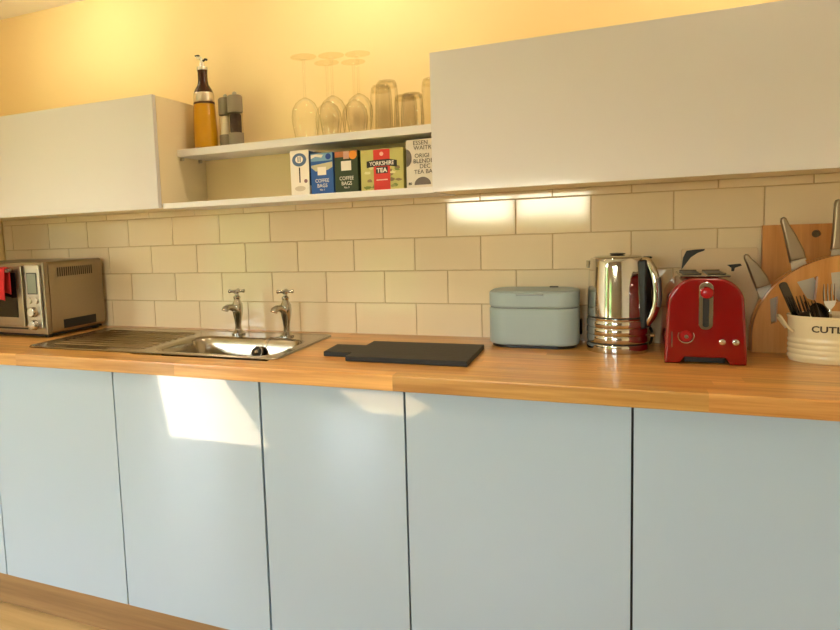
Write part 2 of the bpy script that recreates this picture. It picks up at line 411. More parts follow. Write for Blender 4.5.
# ------------------------------------------------------------------ wall cabinets and open shelf
ZU0, ZU1, YU = 1.366, 1.728, -0.2915
def wall_cab(x0, x1, label):
    t = thing('wall_cabinet', label, 'cabinet', ((x0 + x1) / 2, 0, ZU0), group='white wall cabinets')
    hw = (x1 - x0) / 2; H = ZU1 - ZU0; bm = bmesh.new(); th = 0.018
    yf = YU + 0.020
    box(bm, -hw, -hw + th, yf, 0, 0.0, H, bev=0.0006); box(bm, hw - th, hw, yf, 0, 0.0, H, bev=0.0006)
    box(bm, -hw + th, hw - th, yf, 0, 0.0, th); box(bm, -hw + th, hw - th, yf, 0, H - th, H); box(bm, -hw + th, hw - th, -0.008, 0, th, H - th)
    obj('carcass', bm, side_c, t)
    obj('door', bx(-hw, hw, YU, YU + 0.018, -0.001, H + 0.001, bev=0.001, seg=2), door_w, t, smooth=True)
    return t
wall_cab(-0.26, 0.790, 'white gloss wall cabinet with one wide door above the toaster oven')
wall_cab(1.6941, 2.96, 'long pale grey gloss wall cabinet above the kettle and red toaster')
sh_m = mat('shelf_white', (226, 222, 220), 0.4, var=0.01)
lowsh = tag(obj('shelf_board', bx(0.7905, 1.6936, -0.272, 0.0015, 1.363, 1.381, bev=0.0012), sh_m), 'lower white shelf board holding the tea and coffee boxes', 'shelf', 'open white shelves')
ut = thing('shelf_board', 'upper white shelf board holding the glasses, mills and oil bottle', 'shelf', (0, 0, 1.539), group='open white shelves')
ZS = 1.563
obj('board', bx(0.7905, 1.6936, -0.173, 0.0015, 0, ZS - 1.539, bev=0.0012), sh_m, ut)
for px_, py_ in ((0.797, -0.155), (0.797, -0.045), (1.687, -0.155), (1.687, -0.045)):
    obj('shelf_pin', bx(px_ - 0.006, px_ + 0.006, py_ - 0.004, py_ + 0.004, -0.012, -0.0005, bev=0.001), steel, ut)

# ------------------------------------------------------------------ sink
SX0, SX1, SY0, SY1 = 0.345, 1.294, -0.474, -0.052
bx0, bx1, by0, by1, br = 0.835, 1.250, -0.437, -0.168, 0.06
def sdf_rr(x, y, x0, x1, y0, y1, r):
    dx = abs(x - (x0 + x1) / 2) - (x1 - x0) / 2 + r; dy = abs(y - (y0 + y1) / 2) - (y1 - y0) / 2 + r
    return math.hypot(max(dx, 0), max(dy, 0)) + min(max(dx, dy), 0) - r
def sstep(a, b, x):
    t = min(max((x - a) / (b - a), 0), 1); return t * t * (3 - 2 * t)
NXs, NYs = 240, 130
cr_ = 0.035
def sink_z(x, y):
    e = -sdf_rr(x, y, SX0, SX1, SY0, SY1, cr_)           # distance inside the edge
    z = 0.0008 + 0.0042 * sstep(0, 0.004, e) - 0.0022 * sstep(0.010, 0.020, e)
    d = -sdf_rr(x, y, bx0, bx1, by0, by1, br)
    z -= 0.006 * sstep(-0.006, 0.006, d) + 0.146 * sstep(0.002, 0.040, d)
    de = -sdf_rr(x, y, 0.385, 0.80, -0.44, -0.095, 0.03)
    z += -0.0014 * sstep(0, 0.012, de) + 0.0046 * sstep(0.006, 0.02, de) * max(0, math.sin((y + 0.44) * 2 * math.pi / 0.0345)) ** 1.5
    return z
grid = []
for j in range(NYs + 1):
    yy = SY0 + (SY1 - SY0) * j / NYs
    ed = min(yy - SY0, SY1 - yy); ins = 0.0
    if ed < cr_: ins = cr_ - math.sqrt(max(cr_ ** 2 - (cr_ - ed) ** 2, 0))
    row = []
    for i in range(NXs + 1):
        xx = (SX0 + ins) + (SX1 - SX0 - 2 * ins) * i / NXs
        row.append((xx, yy, sink_z(xx, yy)))
    grid.append(row)
skt = thing('sink', 'stainless steel inset sink with ridged drainer on its left and one bowl', 'sink', (0, 0, ZC))
parts = {'rim': [], 'drainer': [], 'bowl': []}
for j in range(NYs):
    for i in range(NXs):
        q = [grid[j][i], grid[j][i + 1], grid[j + 1][i + 1], grid[j + 1][i]]
        cx, cy = sum(p[0] for p in q) / 4, sum(p[1] for p in q) / 4
        if sdf_rr(cx, cy, bx0 - 0.012, bx1 + 0.012, by0 - 0.012, by1 + 0.012, br) < 0: k = 'bowl'
        elif sdf_rr(cx, cy, 0.38, 0.806, -0.446, -0.090, 0.03) < 0: k = 'drainer'
        else: k = 'rim'
        parts[k].append(((j, i), (j, i + 1), (j + 1, i + 1), (j + 1, i)))
eps = 1e-4
def sink_n(x, y):
    return Vector((-(sink_z(x + eps, y) - sink_z(x - eps, y)) / (2 * eps), -(sink_z(x, y + eps) - sink_z(x, y - eps)) / (2 * eps), 1)).normalized()
for k, fs in parts.items():
    idx = {}; vv = []; ff = []
    for f in fs:
        g = []
        for key in f:
            if key not in idx: idx[key] = len(vv); vv.append(grid[key[0]][key[1]])
            g.append(idx[key])
        ff.append(g)
    me = bpy.data.meshes.new(k); me.from_pydata(vv, [], ff); me.materials.append(sink_m); me.shade_smooth(); me.update()
    me.normals_split_custom_set_from_vertices([sink_n(v[0], v[1]) for v in vv])
    o = bpy.data.objects.new(k, me); link(o, skt)
dr = lt([(0.0, 0.0), (0.042, 0.0), (0.042, 0.002), (0.034, 0.003), (0.030, -0.001), (0.0, -0.001)], 28, cap0=False, cap1=False, c=(1.04, -0.30, -0.1485))
obj('waste', dr, chrome, skt, smooth=True)

def crosshead_tap(x, y, label):
    t = thing('pillar_tap', label, 'tap', (x, y, ZC + 0.0031), group='pair of sink taps')
    obj('base_flange', lt([(0.0235, 0), (0.0235, 0.005), (0.019, 0.009), (0.014, 0.014), (0.011, 0.018)], 24), chrome_w, t, smooth=True)
    obj('body', lt([(0.0115, 0.016), (0.0105, 0.03), (0.013, 0.05), (0.0172, 0.072), (0.019, 0.090), (0.0175, 0.106), (0.012, 0.116), (0.0105, 0.122), (0.0125, 0.126), (0.0125, 0.131), (0.008, 0.135)], 24), chrome_w, t, smooth=True)
    pts = [(0, -0.004, 0.082), (-0.004, -0.020, 0.092), (-0.007, -0.034, 0.098), (-0.010, -0.047, 0.099), (-0.013, -0.057, 0.095), (-0.014, -0.060, 0.088)]
    obj('spout', tube(bmesh.new(), pts, [0.013, 0.0115, 0.0105, 0.0105, 0.0115, 0.012], 14), chrome_w, t, smooth=True)
    hd = obj('handle', lt([(0.0065, 0.132), (0.0065, 0.142), (0.0105, 0.144), (0.0125, 0.149), (0.0105, 0.154), (0.004, 0.156)], 20), chrome_w, t, smooth=True)
    for q in range(4):
        a = R(20 + 90 * q); c, s = math.cos(a), math.sin(a)
        obj('spoke', tube(bmesh.new(), [(c * 0.006, s * 0.006, 0.149), (c * 0.018, s * 0.018, 0.1495), (c * 0.026, s * 0.026, 0.150), (c * 0.029, s * 0.029, 0.150)], [0.0045, 0.0052, 0.0072, 0.0045], 10), chrome_w, hd, smooth=True)
crosshead_tap(0.957, -0.108, 'left chrome crosshead pillar tap behind the sink bowl')
crosshead_tap(1.149, -0.118, 'right chrome crosshead pillar tap, with the plug chain at its foot')
# plug on its chain, resting against the back of the bowl
pt = thing('sink_plug', 'round black sink plug hanging on a chain in the bowl', 'plug', (1.078, -0.198, ZC - 0.040))
pb = lt([(0.017, -0.006), (0.0225, -0.004), (0.0225, 0.002), (0.019, 0.006), (0.012, 0.0065)], 24)
bmesh.ops.rotate(pb, verts=pb.verts[:], matrix=Matrix.Rotation(R(62), 3, 'X'))
obj('stopper', pb, black_r, pt, smooth=True)
rb = tube(bmesh.new(), [(0.0195 * math.cos(2 * math.pi * i / 20), 0.0195 * math.sin(2 * math.pi * i / 20), 0.0045) for i in range(20)], 0.0022, 8, closed=True)
bmesh.ops.rotate(rb, verts=rb.verts[:], matrix=Matrix.Rotation(R(62), 3, 'X')); obj('metal_ring', rb, chrome, pt, smooth=True)
kb = lt([(0.0075, 0.0065), (0.0075, 0.009), (0.004, 0.012)], 14); bmesh.ops.rotate(kb, verts=kb.verts[:], matrix=Matrix.Rotation(R(62), 3, 'X')); obj('eyelet', kb, chrome, pt, smooth=True)
cb = bmesh.new(); A = Vector((0.004, -0.010, 0.006)); pts = [A, Vector((0.02, 0.010, 0.028)), Vector((0.032, 0.030, 0.0445)), Vector((0.048, 0.050, 0.0445)), Vector((0.060, 0.060, 0.0445))]
def smooth_path(P, n=8):
    P = [Vector(p) for p in P]; out = []
    for i in range(len(P) - 1):
        p0, p1, p2, p3 = P[max(i - 1, 0)], P[i], P[i + 1], P[min(i + 2, len(P) - 1)]
        for k in range(n):
            t = k / n
            out.append(0.5 * ((2 * p1) + (p2 - p0) * t + (2 * p0 - 5 * p1 + 4 * p2 - p3) * t * t + (3 * p1 - p0 - 3 * p2 + p3) * t ** 3))
    out.append(P[-1]); return out
for p in smooth_path(pts, 9): bmesh.ops.create_icosphere(cb, subdivisions=1, radius=0.0017, matrix=Matrix.Translation(p))
obj('ball_chain', cb, chrome_w, pt, smooth=True)

# ------------------------------------------------------------------ toaster oven
OW, OD, OH = 0.465, 0.285, 0.262
ov = thing('toaster_oven', 'brushed steel toaster oven with dials in the left corner of the worktop', 'oven', (0.283, -0.311, ZC), R(-2.6))
zb = 0.014
obj('body', prism(bmesh.new(), rrect(-OW, 0, zb, zb + OH, 0.014, 4), 0.022, OD, 'y', bev=0.004), steel_w, ov, smooth=True)
obj('front_frame', bx(-OW, 0, 0.0, 0.0215, zb, zb + OH, bev=0.004, seg=2), steel_w, ov, smooth=True)
obj('base_plate', bx(-OW + 0.01, -0.012, 0.012, OD - 0.01, 0.006, zb - 0.0005), black_p, ov)
for fx in (-OW + 0.03, -0.03):
    for fy in (0.03, OD - 0.03): obj('foot', lt([(0.013, 0), (0.015, 0.0058)], 14, c=(fx, fy, 0.0004)), black_r, ov)
dx0, dx1 = -OW + 0.012, -0.098
dr_ = obj('door', bx(dx0, dx1, -0.014, -0.0008, zb + 0.028, zb + OH - 0.012, bev=0.004, seg=2), steel_w, ov, smooth=True)
obj('window', bx(dx0 + 0.022, dx1 - 0.030, -0.0162, -0.0145, zb + 0.062, zb + OH - 0.035, bev=0.0006), dark_glass, dr_)
hz = zb + OH - 0.026
hb_ = tube(bmesh.new(), [(dx0 + 0.02, -0.044, hz), (dx1 - 0.03, -0.044, hz)], 0.007, 14)
obj('handle', hb_, steel, dr_, smooth=True)
for hx in (dx0 + 0.04, dx1 - 0.05): obj('handle_post', tube(bmesh.new(), [(hx, -0.015, hz), (hx, -0.038, hz)], 0.0055, 10), steel, dr_, smooth=True)
obj('crumb_slot', bx(dx0, -0.10, -0.0012, -0.0002, zb + 0.016, zb + 0.022), black_p, ov)
cp = obj('control_panel', bx(-0.088, -0.012, -0.010, -0.0006, zb + 0.022, zb + OH - 0.010, bev=0.003, seg=2), steel, ov, smooth=True)
obj('display', bx(-0.073, -0.028, -0.0122, -0.0104, zb + 0.150, zb + 0.222, bev=0.0006), mat('lcd', (126, 132, 118), 0.25, var=0.02), cp)
obj('display_bezel', bx(-0.076, -0.025, -0.0112, -0.0102, zb + 0.147, zb + 0.225), black_p, cp)
def dial(n, x, z, r, d, m=steel):
    b = lt([(r * 1.05, 0), (r * 1.05, 0.002), (r, 0.003), (r * 0.93, d * 0.9), (r * 0.8, d)], 24)
    bmesh.ops.rotate(b, verts=b.verts[:], matrix=Matrix.Rotation(R(90), 3, 'X'))
    o = obj(n, b, m, cp, smooth=True, loc=(x, -0.0106, z)); return o
dial('button', -0.068, zb + 0.124, 0.0115, 0.007); dial('button', -0.034, zb + 0.124, 0.0115, 0.007)
for z_ in (0.083, 0.036):
    d_ = dial('dial', -0.050, zb + z_, 0.0185, 0.018, chrome_w)
vb = bmesh.new()
for i in range(17):
    yy = 0.062 + i * 0.0102
    box(vb, 0.0002, 0.0009, yy, yy + 0.0052, zb + 0.205, zb + 0.238)
obj('side_vent', vb, mat('vent_dark', (62, 52, 40), 0.7, var=0.05), ov)
obj('side_recess', bx(0.0002, 0.0010, 0.075, 0.235, zb + 0.012, zb + 0.045), black_p, ov)
# red tea towel over the handle
tw = bmesh.new()
tx0, tx1 = -0.250, -0.134
path = [(-0.0545, hz - 0.105), (-0.0545, hz - 0.06), (-0.0540, hz - 0.01), (-0.0525, hz + 0.006), (-0.044, hz + 0.0105), (-0.0355, hz + 0.006), (-0.0335, hz - 0.012), (-0.0335, hz - 0.06), (-0.0340, hz - 0.085)]
NX = 22; rowsv = []
for (py_, pz_) in path:
    fold = max(0, min(1, (hz - pz_) / 0.08))
    rowsv.append([tw.verts.new((tx0 + (tx1 - tx0) * i / NX - 0.004 * math.sin(i * .9) * fold, py_ - (0.004 * (1 + math.sin(i * 1.15)) * fold if py_ < -0.044 else -0.002 * fold), pz_ + 0.003 * math.sin(i * 0.5) * fold)) for i in range(NX + 1)])
for a, b in zip(rowsv, rowsv[1:]):
    for i in range(NX): tw.faces.new((a[i], a[i + 1], b[i + 1], b[i]))
to = obj('tea_towel', tw, mat('red_cloth', (196, 42, 44), 0.9, var=0.12, scale=60, bump=0.3, bscale=300), None, smooth=True)
sm = to.modifiers.new('s', 'SOLIDIFY'); sm.thickness = 0.0022; sm.offset = 1
to.location = (0.283, -0.311, ZC); to.rotation_euler = (0, 0, R(-2.6))
tag(to, 'red tea towel draped over the toaster oven handle', 'towel')

# ------------------------------------------------------------------ chopping board
out = [(1.400, -0.392), (1.484, -0.392), (1.484, -0.440), (1.808, -0.440), (1.808, -0.200), (1.484, -0.205), (1.484, -0.276), (1.394, -0.276)]
cbm = prism(bmesh.new(), out, ZC + 0.0005, ZC + 0.0145, 'z', bev=0.0015)
tag(obj('chopping_board', cbm, slate), 'flat black chopping board with a stub handle lying on the worktop', 'chopping board')

# ------------------------------------------------------------------ rice cooker
rc = thing('rice_cooker', 'pale blue grey rounded rice cooker with hinged lid, left of the kettle', 'rice cooker', (1.932, -0.086, ZC))
def slab(z0, z1, hx, hy, r, bev=0.0, seg=3): return prism(bmesh.new(), rrect(-hx, hx, -hy, hy, r, 10), z0, z1, 'z', bev=bev, seg=seg)
obj('base', slab(0.0005, 0.010, 0.113, 0.074, 0.05), black_p, rc, smooth=True)
obj('body', slab(0.0085, 0.112, 0.121, 0.080, 0.056, 0.006), ricec, rc, smooth=True)
ld = obj('lid', slab(0.1135, 0.158, 0.121, 0.080, 0.056, 0.006), ricec, rc, smooth=True)
obj('seam', slab(0.1118, 0.1138, 0.1185, 0.0775, 0.054), mat('seam_grey', (120, 128, 126), 0.6, var=0.02), rc)
obj('lid_panel', slab(0.1582, 0.1598, 0.108, 0.066, 0.045, 0.0006, 1), ricec, ld, smooth=True)
obj('steam_vent', slab(0.1599, 0.163, 0.012, 0.006, 0.005), black_p, ld).location = (0.050, 0.045, 0)
obj('lid_catch', prism(bmesh.new(), rrect(-0.036, 0.036, -0.0125, 0.004, 0.004), 0.1500, 0.1535, 'z'), mat('catch_grey', (140, 150, 150), 0.4, var=0.02), ld).location = (-0.004, -0.080, 0)
obj('power_inlet', bx(0.1212, 0.127, 0.0, 0.03, 0.03, 0.075, bev=0.003), black_p, rc)

# ------------------------------------------------------------------ kettle
ke = thing('kettle', 'polished chrome kettle with curved handle, between rice cooker and red toaster', 'kettle', (2.148, -0.128, ZC))
obj('power_base', lt([(0.076, 0.0005), (0.0765, 0.003), (0.0765, 0.019), (0.0745, 0.022)], 48), chrome, ke, smooth=True)
obj('base_seam', lt([(0.0735, 0.0222), (0.0735, 0.0268)], 48), black_p, ke, smooth=True)
ring = [(0.0745, 0.027)]
for q in range(3):
    z0 = 0.028 + q * 0.020
    ring += [(0.0758, z0 + 0.002), (0.0762, z0 + 0.009), (0.0755, z0 + 0.0165), (0.0735, z0 + 0.0185)]
ring += [(0.0748, 0.0895), (0.0745, 0.091)]
obj('lower_band', lt(ring, 48), chrome, ke, smooth=True)
obj('band_seam', lt([(0.0728, 0.0912), (0.0726, 0.0952)], 48), black_p, ke, smooth=True)
obj('body', lt([(0.0738, 0.0955), (0.0742, 0.097), (0.0735, 0.13), (0.072, 0.18), (0.070, 0.224), (0.0688, 0.242), (0.066, 0.248), (0.060, 0.250)], 64), chrome, ke, smooth=True)
ldk = obj('lid', lt([(0.059, 0.2502), (0.056, 0.2525), (0.040, 0.2545), (0.016, 0.2555), (0.0, 0.2556)], 40, cap1=False), chrome, ke, smooth=True)
obj('lid_knob', lt([(0.014, 0.2558), (0.020, 0.2575), (0.018, 0.2595), (0.006, 0.2605)], 20), black_p, ldk, smooth=True)
obj('spout', prism(bmesh.new(), [(-0.064, -0.016), (-0.072, -0.010), (-0.077, 0), (-0.072, 0.010), (-0.064, 0.016)], 0.222, 0.242, 'z', bev=0.002), chrome, ke, smooth=True)
ha = R(-27)
bk = bx(0.052, 0.083, -0.019, 0.019, 0.066, 0.244, bev=0.006, seg=3); bmesh.ops.rotate(bk, verts=bk.verts[:], matrix=Matrix.Rotation(ha, 3, 'Z'))
obj('handle_mount', bk, black_p, ke, smooth=True)
hp = smooth_path([(0.068, 0, 0.240), (0.080, 0, 0.237), (0.094, 0, 0.210), (0.101, 0, 0.170), (0.100, 0, 0.130), (0.091, 0, 0.100), (0.078, 0, 0.080), (0.068, 0, 0.072)], 6)
hbm = tube(bmesh.new(), hp, 0.0120, 14, flat=0.85); bmesh.ops.rotate(hbm, verts=hbm.verts[:], matrix=Matrix.Rotation(ha, 3, 'Z'))
obj('handle', hbm, chrome, ke, smooth=True)
hg = tube(bmesh.new(), [p + Vector((0.005, 0, 0)) for p in hp[14:26]], 0.0085, 12); bmesh.ops.rotate(hg, verts=hg.verts[:], matrix=Matrix.Rotation(ha, 3, 'Z'))
obj('handle_grip', hg, mat('grey_grip', (110, 106, 100), 0.35, 0.6, var=0.03), ke, smooth=True)
obj('lid_release', bx(0.060, 0.082, -0.008, 0.012, 0.2445, 0.2495, bev=0.002), black_p, ke)
obj('power_switch', bx(0.0755, 0.090, -0.018, 0.004, 0.040, 0.048, bev=0.002), chrome, ke)
cord = smooth_path([(0.068, 0.035, 0.012), (0.082, 0.055, 0.012), (0.088, 0.085, 0.03), (0.084, 0.106, 0.045), (0.072, 0.112, 0.03), (0.055, 0.112, 0.005)], 8)
obj('cord', tube(bmesh.new(), cord, 0.0035, 8), black_r, ke, smooth=True)

# ------------------------------------------------------------------ red toaster
TX0, TX1, TY0, TY1, TH = 2.250, 2.420, -0.285, -0.112, 0.205
tcx = (TX0 + TX1) / 2
ts = thing('toaster', 'glossy red two slot toaster with central chrome lever on the worktop', 'toaster', (tcx, TY0, ZC))
hw = 0.0855
prof = []
for t_ in range(0, 11):
    a = R(9 * t_); prof.append((hw - 0.016 - 0.046 + 0.046 * math.cos(a) + 0.008 * (1 - math.sin(a)), 0.155 + 0.050 * math.sin(a)))
right = [(hw, 0.012), (hw - 0.002, 0.06), (hw - 0.005, 0.11)] + [(min(x, hw - 0.007), z) for x, z in prof]
def with_arch(pts):
    foot = [(0.044, 0.012), (0.040, 0.024)]
    L = [(-x, z) for x, z in pts]
    return [(hw - 0.001, 0.0006)] + pts + list(reversed(L)) + [(-hw + 0.001, 0.0006), (-0.052, 0.0006), (-0.042, 0.016), (0.042, 0.016), (0.052, 0.0006)]
obj('shell', prism(bmesh.new(), with_arch(right), 0.0, TY1 - TY0, 'y', bev=0.007, seg=3), red_gloss, ts, smooth=True, angle=50)
obj('underside', bx(-0.041, 0.041, 0.012, TY1 - TY0 - 0.01, 0.004, 0.0155), black_p, ts)
obj('top_plate', bx(-0.052, 0.052, 0.020, TY1 - TY0 - 0.02, TH + 0.0003, TH + 0.006, bev=0.002), chrome_w, ts, smooth=True)
for s in (-1, 1):
    obj('bread_slot', bx(s * 0.025 - 0.018, s * 0.025 + 0.018, 0.030, TY1 - TY0 - 0.03, TH + 0.0061, TH + 0.0075), black_p, ts)
    for yy in (0.032, TY1 - TY0 - 0.034): obj('slot_guard', bx(s * 0.025 - 0.019, s * 0.025 + 0.019, yy, yy + 0.002, TH + 0.0076, TH + 0.010), chrome_w, ts)
lp = obj('lever_plate', prism(bmesh.new(), rrect(-0.0145, 0.0145, 0.084, 0.196, 0.013, 8), -0.0030, -0.0003, 'y', bev=0.001, seg=1), chrome, ts, smooth=True)
obj('lever_slot', prism(bmesh.new(), rrect(-0.0065, 0.0065, 0.090, 0.165, 0.006, 6), -0.0038, -0.0031, 'y'), black_p, lp)
kn = lt([(0.0085, 0), (0.0125, 0.004), (0.0135, 0.012), (0.011, 0.017), (0.004, 0.019)], 24); bmesh.ops.rotate(kn, verts=kn.verts[:], matrix=Matrix.Rotation(R(90), 3, 'X'))
obj('lever_knob', kn, red_d, lp, smooth=True, loc=(0.001, -0.004, 0.172))
dk = lt([(0.0135, 0), (0.0135, 0.006), (0.011, 0.009)], 28); bmesh.ops.rotate(dk, verts=dk.verts[:], matrix=Matrix.Rotation(R(90), 3, 'X'))
dl = obj('browning_dial', dk, red_d, ts, smooth=True, loc=(-0.040, -0.0004, 0.068))
obj('dial_ring', tube(bmesh.new(), [(0.0165 * math.cos(R(a)), -0.002, 0.0165 * math.sin(R(a))) for a in range(150, 400, 12)], 0.0014, 8), chrome, dl, smooth=True)
obj('dial_cap', tube(bmesh.new(), [(0, -0.009, 0), (0, -0.0105, 0)], 0.0045, 14), chrome, dl)
obj('dial_scale', bx(-0.0705, -0.0685, -0.0012, -0.0002, 0.040, 0.078), chrome, ts)
for bxp in (0.034, 0.061):
    bt = lt([(0.0068, 0), (0.0068, 0.003), (0.004, 0.005)], 18); bmesh.ops.rotate(bt, verts=bt.verts[:], matrix=Matrix.Rotation(R(90), 3, 'X'))
    obj('button', bt, chrome, ts, smooth=True, loc=(bxp, -0.0004, 0.056))

# ------------------------------------------------------------------ cream panel behind the toaster
pnl = thing('cream_panel', 'cream panel with black corner mark leaning on the tiles behind the red toaster', 'panel', (2.3965, -0.030, ZC + 0.0006))
obj('board', prism(bmesh.new(), rrect(-0.090, 0.086, 0, 0.262, 0.006, 4), -0.004, 0.004, 'y', bev=0.001, seg=1), mat('cream_laminate', (222, 194, 154), 0.35, var=0.02), pnl)
arc = [(-0.090, 0.205), (-0.086, 0.238), (-0.078, 0.2565), (-0.060, 0.259), (-0.035, 0.2605), (-0.036, 0.256), (-0.052, 0.250), (-0.068, 0.238), (-0.080, 0.220)]
obj('corner_mark', prism(bmesh.new(), arc, -0.0052, -0.0042, 'y'), black_p, pnl)
obj('lower_mark', prism(bmesh.new(), [(0.016, 0.217), (0.046, 0.220), (0.050, 0.215), (0.034, 0.209), (0.032, 0.200), (0.026, 0.200), (0.026, 0.209)], -0.0052, -0.0042, 'y'), black_p, pnl)
pnl.rotation_euler = (R(-4.5), 0, 0)

# ------------------------------------------------------------------ wooden board by the wall
wbd = thing('bread_board', 'tall rectangular bamboo board with a round hole leaning behind the knife block', 'board', (2.572, -0.034, ZC + 0.0008))
bmb = bmesh.new()
hole = circle(0.031, 0.293, 0.0095, 20); W0, W1, H1 = -0.082, 0.105, 0.318
def quad_ring(bm, y):
    o = [bm.verts.new((x, y, z)) for x, z in ((W0, 0), (W1, 0), (W1, H1), (W0, H1))]
    i = [bm.verts.new((x, y, z)) for x, z in hole]
    es = [bm.edges.new((o[k], o[(k + 1) % 4])) for k in range(4)] + [bm.edges.new((i[k], i[(k + 1) % 20])) for k in range(20)]
    bmesh.ops.triangle_fill(bm, edges=es, use_beauty=True); return o, i
oa, ia = quad_ring(bmb, -0.008); ob, ib = quad_ring(bmb, 0.008)
for A_, B_ in ((oa, ob), (ia, ib)):
    n_ = len(A_)
    for k in range(n_): bmb.faces.new((A_[k], A_[(k + 1) % n_], B_[(k + 1) % n_], B_[k]))
bmesh.ops.recalc_face_normals(bmb, faces=bmb.faces[:])
obj('board', bmb, bamboo, wbd)
hk = [(0.031 + 0.0075 * math.cos(a), 0.293 + 0.0075 * math.sin(a)) for a in [2 * math.pi * i / 16 for i in range(16)]]
obj('hole_lining', prism(bmesh.new(), circle(0.031, 0.293, 0.0094, 20), 0.002, 0.006, 'y'), mat('hole_grey', (120, 100, 70), 0.7, var=0.03), wbd)
wbd.rotation_euler = (R(-4), 0, 0)

# ------------------------------------------------------------------ half round knife block
kbx, kby = 2.664, -0.077
KR, KZ = 0.206, 0.039
kb_ = thing('knife_block', 'half round wooden knife block with cut out slots at the right edge', 'knife block', (kbx, kby, ZC))
outl = [(KR * math.cos(R(a)), KZ + KR * math.sin(R(a))) for a in range(0, 181, 5)] + [(-KR, 0.0006), (KR, 0.0006)]
slots = []
slots = [[(-0.170, 0.136), (-0.153, 0.144), (-0.154, 0.079), (-0.166, 0.073)], [(-0.115, 0.179), (-0.073, 0.193), (-0.076, 0.132), (-0.094, 0.139)],
         [(-0.048, 0.201), (-0.019, 0.205), (-0.021, 0.130), (-0.040, 0.130)], [(0.100, 0.180), (0.070, 0.193), (0.076, 0.132), (0.094, 0.139)]]
def holed(bm, y0, y1):
    rs = []
    for y in (y0, y1):
        loops = [[bm.verts.new((x, y, z)) for x, z in L] for L in [outl] + slots]
        es = []
        for L in loops: es += [bm.edges.new((L[k], L[(k + 1) % len(L)])) for k in range(len(L))]
        bmesh.ops.triangle_fill(bm, edges=es, use_beauty=True); rs.append(loops)
    for A_, B_ in zip(*rs):
        for k in range(len(A_)): bm.faces.new((A_[k], A_[(k + 1) % len(A_)], B_[(k + 1) % len(A_)], B_[k]))
    bmesh.ops.recalc_face_normals(bm, faces=bm.faces[:]); return bm
obj('front_plate', holed(bmesh.new(), -0.024, -0.006), beech, kb_)
obj('back_plate', prism(bmesh.new(), outl, 0.008, 0.022, 'y'), beech, kb_)
obj('spacer', bx(-0.12, 0.12, -0.0055, 0.0075, 0.001, 0.03), beech, kb_)
def knife(tip, base, label, bw):
    """handle runs from base (at the block's edge) to tip; the blade goes on into the block"""
    T, B = Vector((tip[0], 0, tip[1])), Vector((base[0], 0, base[1])); d = T - B; L = d.length; ang = math.atan2(d.x, d.z)
    t = thing('kitchen_knife', label, 'knife', (base[0], kby, base[1]), group='steel knives in the knife block')
    t.rotation_euler = (0, ang, 0)
    prof = [(-0.016, 0.003), (0.017, 0.0), (0.0185, 0.022), (0.013, 0.060), (0.006, L * 0.82), (0.004, L - 0.004), (0.0, L), (-0.006, L - 0.002), (-0.009, L - 0.010), (-0.010, L * 0.7), (-0.012, 0.05)]
    hb = prism(bmesh.new(), prof, -0.0095, 0.0095, 'y', bev=0.005, seg=3)
    obj('handle', hb, steel_w, t, smooth=True, angle=60)
    obj('bolster', bx(-0.016, 0.017, -0.008, 0.008, -0.003, 0.0022, bev=0.001), steel, t)
    obj('blade', prism(bmesh.new(), [(-0.015, -0.0035), (0.015, -0.0035), (bw, -0.10), (0.0, -0.125), (-bw, -0.095)], -0.001, 0.001, 'y'), steel, t)
knife((2.4455, 1.172), (2.4835, 1.0865), 'steel handled knife leaning furthest left, beside the red toaster', 0.018)
knife((2.5225, 1.262), (2.5535, 1.1535), 'steel handled knife standing in front of the bamboo board', 0.028)
knife((2.632, 1.300), (2.636, 1.1775), 'upright steel handled knife at the right edge of the photo', 0.022)

# ------------------------------------------------------------------ cutlery caddy
CX, CY, CA, CB_, CH = 2.608, -0.174, 0.092, 0.060, 0.109
cd = thing('cutlery_caddy', 'oval cream enamel cutlery tub with ribbed lower half and brown lettering', 'cutlery tub', (CX, CY, ZC + 0.0005))
pr_ = [(0.94, 0.0), (0.955, 0.004)]
for q in range(4):
    z0 = 0.006 + q * 0.0125
    pr_ += [(0.965, z0), (0.985, z0 + 0.004), (0.985, z0 + 0.008), (0.965, z0 + 0.0115)]
pr_ += [(0.970, 0.058), (0.985, 0.100), (1.0, 0.104), (1.012, 0.107), (1.0, CH), (0.975, 0.107), (0.955, 0.098), (0.93, 0.010), (0.0, 0.008)]
lb = bmesh.new(); lathe(lb, [(a, z) for a, z in pr_], 64, cap1=False, sx=CA, sy=CB_)
obj('tub', lb, cream_en, cd, smooth=True, angle=60)
def wrap(x, y, z):
    a = -math.pi / 2 + (x - 0.009) / 0.090
    # walk along the front of the oval
    return Vector((CA * 0.984 * math.cos(a) * 1.0, (CB_ * 0.984 * math.sin(a)) - 0.0008 - z, 0.080 + y))
text('lettering', 'CUTLERY', 0.0205, ink, cd, None, bold=0.0005, sx=1.15, warp=wrap)
obj('handle', tube(bmesh.new(), smooth_path([(-CA * 0.93, -0.028, 0.072), (-CA * 1.05, -0.034, 0.082), (-CA * 1.18, -0.022, 0.104), (-CA * 1.19, -0.0, 0.106), (-CA * 1.16, 0.018, 0.098), (-CA * 0.97, 0.024, 0.072)], 6), 0.0028, 8), cream_en, cd, smooth=True)
